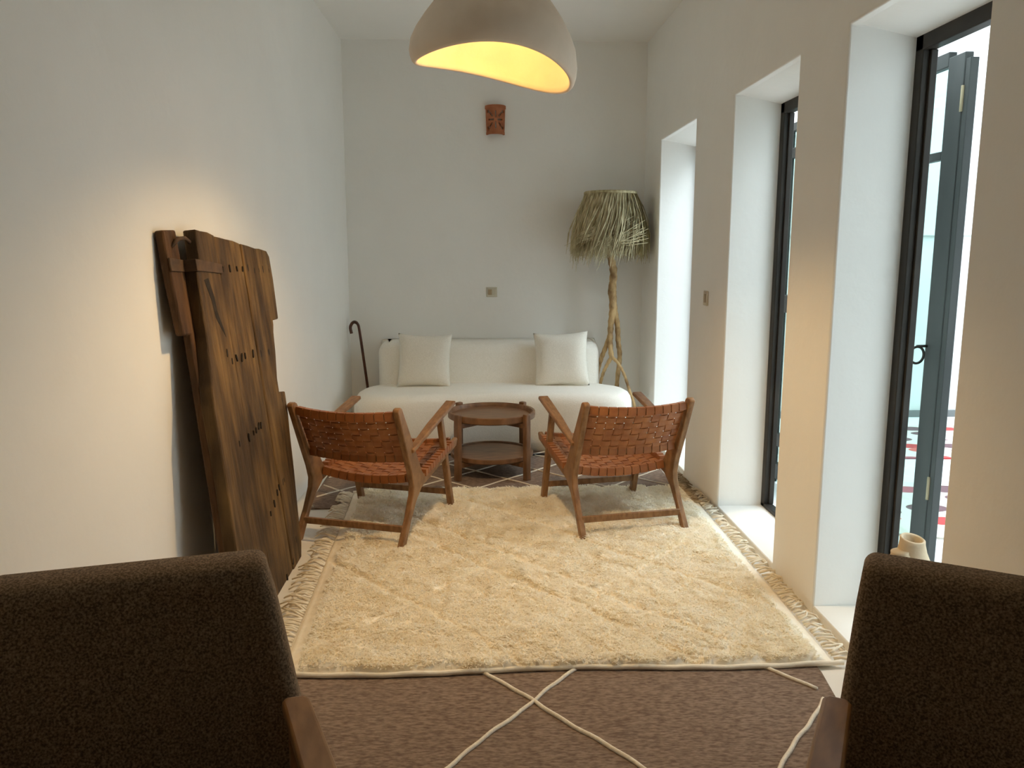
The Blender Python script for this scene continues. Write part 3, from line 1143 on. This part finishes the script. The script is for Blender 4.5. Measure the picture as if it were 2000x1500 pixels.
top = lambda y: 1.593 - (y - 3.10) * .072 + .006 * math.sin(y * 37)
bm = bmesh.new()
P = [(2.965, .0), (2.96, .3), (2.995, .63), (2.998, .93), (3.06, 1.20), (3.072, 1.46), (3.125, 1.475), (3.135, 1.591), (3.20, 1.586), (3.27, 1.584), (3.345, 1.572), (3.34, 1.1), (3.335, .6), (3.33, 0)]
add_prism(bm, [dpt(y, z, 0) for y, z in P], (-.05, 0, -.0055))
finish('plank', bm, OLDWOOD, od, bevel=.006)
P = [(3.336, 0), (3.341, .6), (3.347, 1.1), (3.352, 1.570), (3.43, 1.566), (3.50, 1.561), (3.60, 1.556), (3.69, 1.545), (3.685, .9), (3.68, 0)]
bm = prism([dpt(y, z, .003) for y, z in P], (-.048, 0, -.005))
finish('plank', bm, OLDWOOD, od, bevel=.006)
P = [(3.686, 0), (3.691, .9), (3.697, 1.543), (3.80, 1.536), (3.92, 1.524), (4.00, 1.523), (4.12, 1.512), (4.155, 1.485), (4.160, 1.37), (4.152, 1.29), (4.138, 1.169), (4.03, 1.170), (4.028, 1.148), (4.006, 1.111),
     (3.985, 1.02), (3.936, .89), (3.935, .826), (4.041, .810), (4.036, .70), (4.01, .60), (3.985, .461), (3.972, .40), (3.949, .31), (3.915, .17), (3.895, .06), (3.852, .0)]
bm = prism([dpt(y, z, -.002) for y, z in P], (-.046, 0, -.005))
finish('plank', bm, OLDWOOD, od, bevel=.006)
# back layer with the pivot post standing proud of the top corner
P = [(2.985, 0), (2.99, .5), (3.012, .93), (3.025, 1.205), (2.955, 1.21), (2.935, 1.40), (2.930, 1.587), (3.055, 1.591), (3.060, 1.47), (3.10, 1.46), (3.10, 0)]
bm = prism([dpt(y, z, .046) for y, z in P], (-.032, 0, -.004))
finish('pivot_post', bm, OLDDARK, od, bevel=.007)
for z in (.36, 1.0):
    finish('back_batten', board([(3.10, z), (3.84, z), (3.84, z + .10), (3.10, z + .10)], .0505, .074), OLDDARK, od, bevel=.004)
# iron strap folded round the pivot post
bm = board([(3.06, 1.436), (3.36, 1.418), (3.36, 1.456), (3.15, 1.474), (3.06, 1.480)], -.006, -.001)
bm2 = bm
add_prism(bm2, [dpt(2.932, 1.442, .040), dpt(3.075, 1.436, .040), dpt(3.075, 1.480, .040), dpt(2.932, 1.490, .040)], (-.006, 0, -.0007))
add_prism(bm2, [dpt(3.060, 1.436, -.006), dpt(3.066, 1.436, -.006), dpt(3.066, 1.480, -.006), dpt(3.060, 1.480, -.006)], (-.05, 0, -.0055))
finish('iron_strap', bm2, IRON, od, bevel=.002)
finish('iron_staple', tube([dpt(2.99, 1.53, .05), dpt(3.02, 1.556, .03), dpt(3.09, 1.560, .03), dpt(3.15, 1.540, .03)], .008, 8), IRON, od, smooth=True)
# dark split in the first board, and rows of old nails
bm = prism([dpt(y, z, -.001) for y, z in ((3.13, 1.40), (3.18, 1.405), (3.215, 1.33), (3.222, 1.27), (3.262, 1.20), (3.275, 1.165), (3.235, 1.205), (3.19, 1.25), (3.175, 1.32))], (-.004, 0, 0))
finish('split', bm, BLACKHOLE, od)
nbm = bmesh.new()
add_prism(nbm, [(.0015, -.009, -.012), (.0015, -.002, -.017), (.0015, .008, -.010), (.0015, .009, .012), (.0015, .001, .017), (.0015, -.008, .008)], (-.008, 0, 0))
nail0 = finish('nail', nbm, BLACKHOLE, od, bevel=.001)
spots = []
for y in np.linspace(3.30, 4.10, 10):
    spots.append((y, 1.432 - (y - 3.3) * .02))
for y in (3.30, 3.37, 3.43, 3.50, 3.60, 3.72, 3.84, 3.87):
    spots.append((y, 1.075 - (y - 3.3) * .07))
for y in (3.23, 3.34, 3.42, 3.47, 3.51, 3.55):
    spots.append((y, .735 + (y - 3.23) * .01))
for y in (3.47, 3.55, 3.62, 3.67, 3.74, 3.77):
    spots.append((y, .36 + (y - 3.47) * .22))
spots += [(3.96, .79), (4.01, .74), (3.69, .04), (3.57, .02), (3.25, 1.10), (3.80, .10)]
for i, (y, z) in enumerate(spots):
    o = nail0 if i == 0 else nail0.copy()
    if i:
        COL.objects.link(o)
        o.parent = od
    o.location = dpt(y + .008 * rng.normal(), z + .006 * rng.normal(), -.001)
    s = .6 + .5 * rng.random()
    o.scale = (1, s * .8, s * 1.1)
    o.rotation_euler = (.3 * rng.normal(), -.11, 0)


# ------------------------------------------------------------------ brown fabric armchairs in the foreground
def make_fabric_chair(name, label, loc, rotz, topw, botw, flare, armx):
    """local: x across, -y towards the sitter's front; origin on the floor under the top of the back"""
    t = thing(name, label, 'armchair', loc, rotz, 'brown upholstered armchairs')
    rec = .20
    z0, z1 = .28, .795
    th = .105

    def pt(x, z, d):
        return Vector((x, -(z1 - z) * rec + d, z + d * rec))
    N = 10
    bm = bmesh.new()
    rows = []
    # rounded slab: outline in x/z, then pillowed depth
    o2 = []
    rad = .028

    def hw(z):
        return (topw + (botw - topw) * (z1 - z) / (z1 - z0)) / 2
    for k in range(N + 1):
        a = PI / 2 * k / N
        o2.append((hw(z1) - rad + rad * math.sin(a), z1 - rad + rad * math.cos(a)))
    for k in range(1, 8):
        z = z1 - rad + (z0 + .03 - z1 + rad) * k / 8
        o2.append((hw(z), z))
    for k in range(N + 1):
        a = PI / 2 * k / N
        o2.append((hw(z0) - .03 + .03 * math.cos(a), z0 + .03 - .03 * math.sin(a)))
    outline = [(x, z) for x, z in o2] + [(-x, z) for x, z in reversed(o2)]
    cx, cz = 0, (z0 + z1) / 2
    prof = [(.0, .026, -th), (.006, .010, -th), (.02, .0, -th)]
    rings = []
    for d, ins in ((.004, .055), (.0, .040), (.003, .022), (.012, .008), (.026, 0), (th - .026, 0), (th - .012, .008), (th - .003, .022), (th, .045)):
        ring = []
        for x, z in outline:
            fx = max(0, abs(x) - ins) * (1 if x > 0 else -1)
            fz = cz + (z - cz) * (1 - ins / ((z1 - z0) / 2))
            ring.append(pt(fx, fz, d))
        rings.append(ring)
    add_rings(bm, rings)
    finish('back_cushion', bm, FABRIC, t, smooth=True)
    bm = box((-.25, -.64, .24), (.25, -.12, .37))
    finish('seat_cushion', bm, FABRIC, t, bevel=.04, segs=5)
    for s in (-1, 1):
        ax = s * armx
        pl = [(ax - .030, .045), (ax - .020, .062), (ax + .020, .062), (ax + .030, .045), (ax + .034, -.30), (ax + .030, -.62), (ax + .018, -.645), (ax - .018, -.645), (ax - .030, -.62), (ax - .034, -.30)]
        bm = prism([(x + s * flare * (.06 - y), y - .19, .522) for x, y in pl], (0, 0, .026))
        finish('armrest', bm, ARMWOOD, t, bevel=.008, segs=3)
        finish('front_leg', bar((ax + s * flare * .5, -.70, 0), (ax + s * flare * .6, -.735, .527), .034, .042, side=(1, 0, 0)), ARMWOOD, t, bevel=.006)
        finish('rear_leg', bar((ax, .04, 0), (ax, -.185, .527), .034, .045, side=(1, 0, 0)), ARMWOOD, t, bevel=.006)
        finish('side_rail', bar((ax, -.72, .29), (ax, -.04, .27), .028, .05, side=(1, 0, 0)), ARMWOOD, t, bevel=.004)
    for y in (-.66, -.12):
        finish('cross_rail', box((-armx, y - .016, .225), (armx, y + .016, .272)), ARMWOOD, t, bevel=.004)
    return t


make_fabric_chair('fabric_armchair', 'brown upholstered armchair in the left foreground', (-.748, 1.655, .0105), math.radians(14.5), .565, .75, .13, .328)
make_fabric_chair('fabric_armchair', 'brown upholstered armchair in the right foreground', (1.075, 1.525, .0105), math.radians(-31), .515, .585, -.03, .276)

# ------------------------------------------------------------------ clay vase on the door sill
vz = thing('vase', 'lumpy cream clay vase with two necks on the near doorway sill', 'vase', (1.500, 2.56, .042))
prof = [(.060, 0), (.082, .01), (.100, .08), (.105, .17), (.098, .27), (.084, .34), (.066, .39), (.054, .425), (.046, .450), (.041, .478), (.041, .490), (.036, .494), (.030, .488), (.030, .45), (.034, .40)]
n = 40
bm = bmesh.new()
rings = []
for r, z in prof:
    ring = []
    for k in range(n):
        a = 2 * PI * k / n
        rr = r * (1 + .05 * math.sin(2 * a + z * 9) * min(1, (.5 - z) * 4))
        ring.append(Vector((rr * math.cos(a) + .012 * math.sin(z * 8), rr * math.sin(a), z + .006 * math.cos(a - 2.0) * (z > .4))))
    rings.append(ring)
add_rings(bm, rings)
finish('body', bm, VASEM, vz, smooth=True)
bm = bmesh.new()
add_tube(bm, catmull([(-.020, -.01, .345), (-.040, -.012, .39), (-.052, -.012, .43), (-.056, -.012, .452)], 5), [.045] * 4 + [.040] * 4 + [.034] * 4 + [.030] * 4, 20)
finish('side_neck', bm, VASEM, vz, smooth=True)

# ------------------------------------------------------------------ courtyard rugs
def court_rug(label, pts):
    cx = sum(p[0] for p in pts) / 4
    cy = sum(p[1] for p in pts) / 4
    o = finish('courtyard_rug', prism([(x - cx, y - cy, 0) for x, y in pts], (0, 0, .010)), SPOTRUG, None)
    o.location = (cx, cy, .003)
    return tag(o, label, 'rug', 'spotted rugs in the courtyard')


court_rug('spotted red and grey rug outside, farther from the doorway', [(2.75, 5.62), (4.45, 5.50), (4.60, 6.62), (2.90, 6.78)])
court_rug('spotted red and orange rug outside, nearer the doorway', [(2.02, 4.10), (3.6, 3.55), (3.75, 4.82), (2.35, 5.05)])
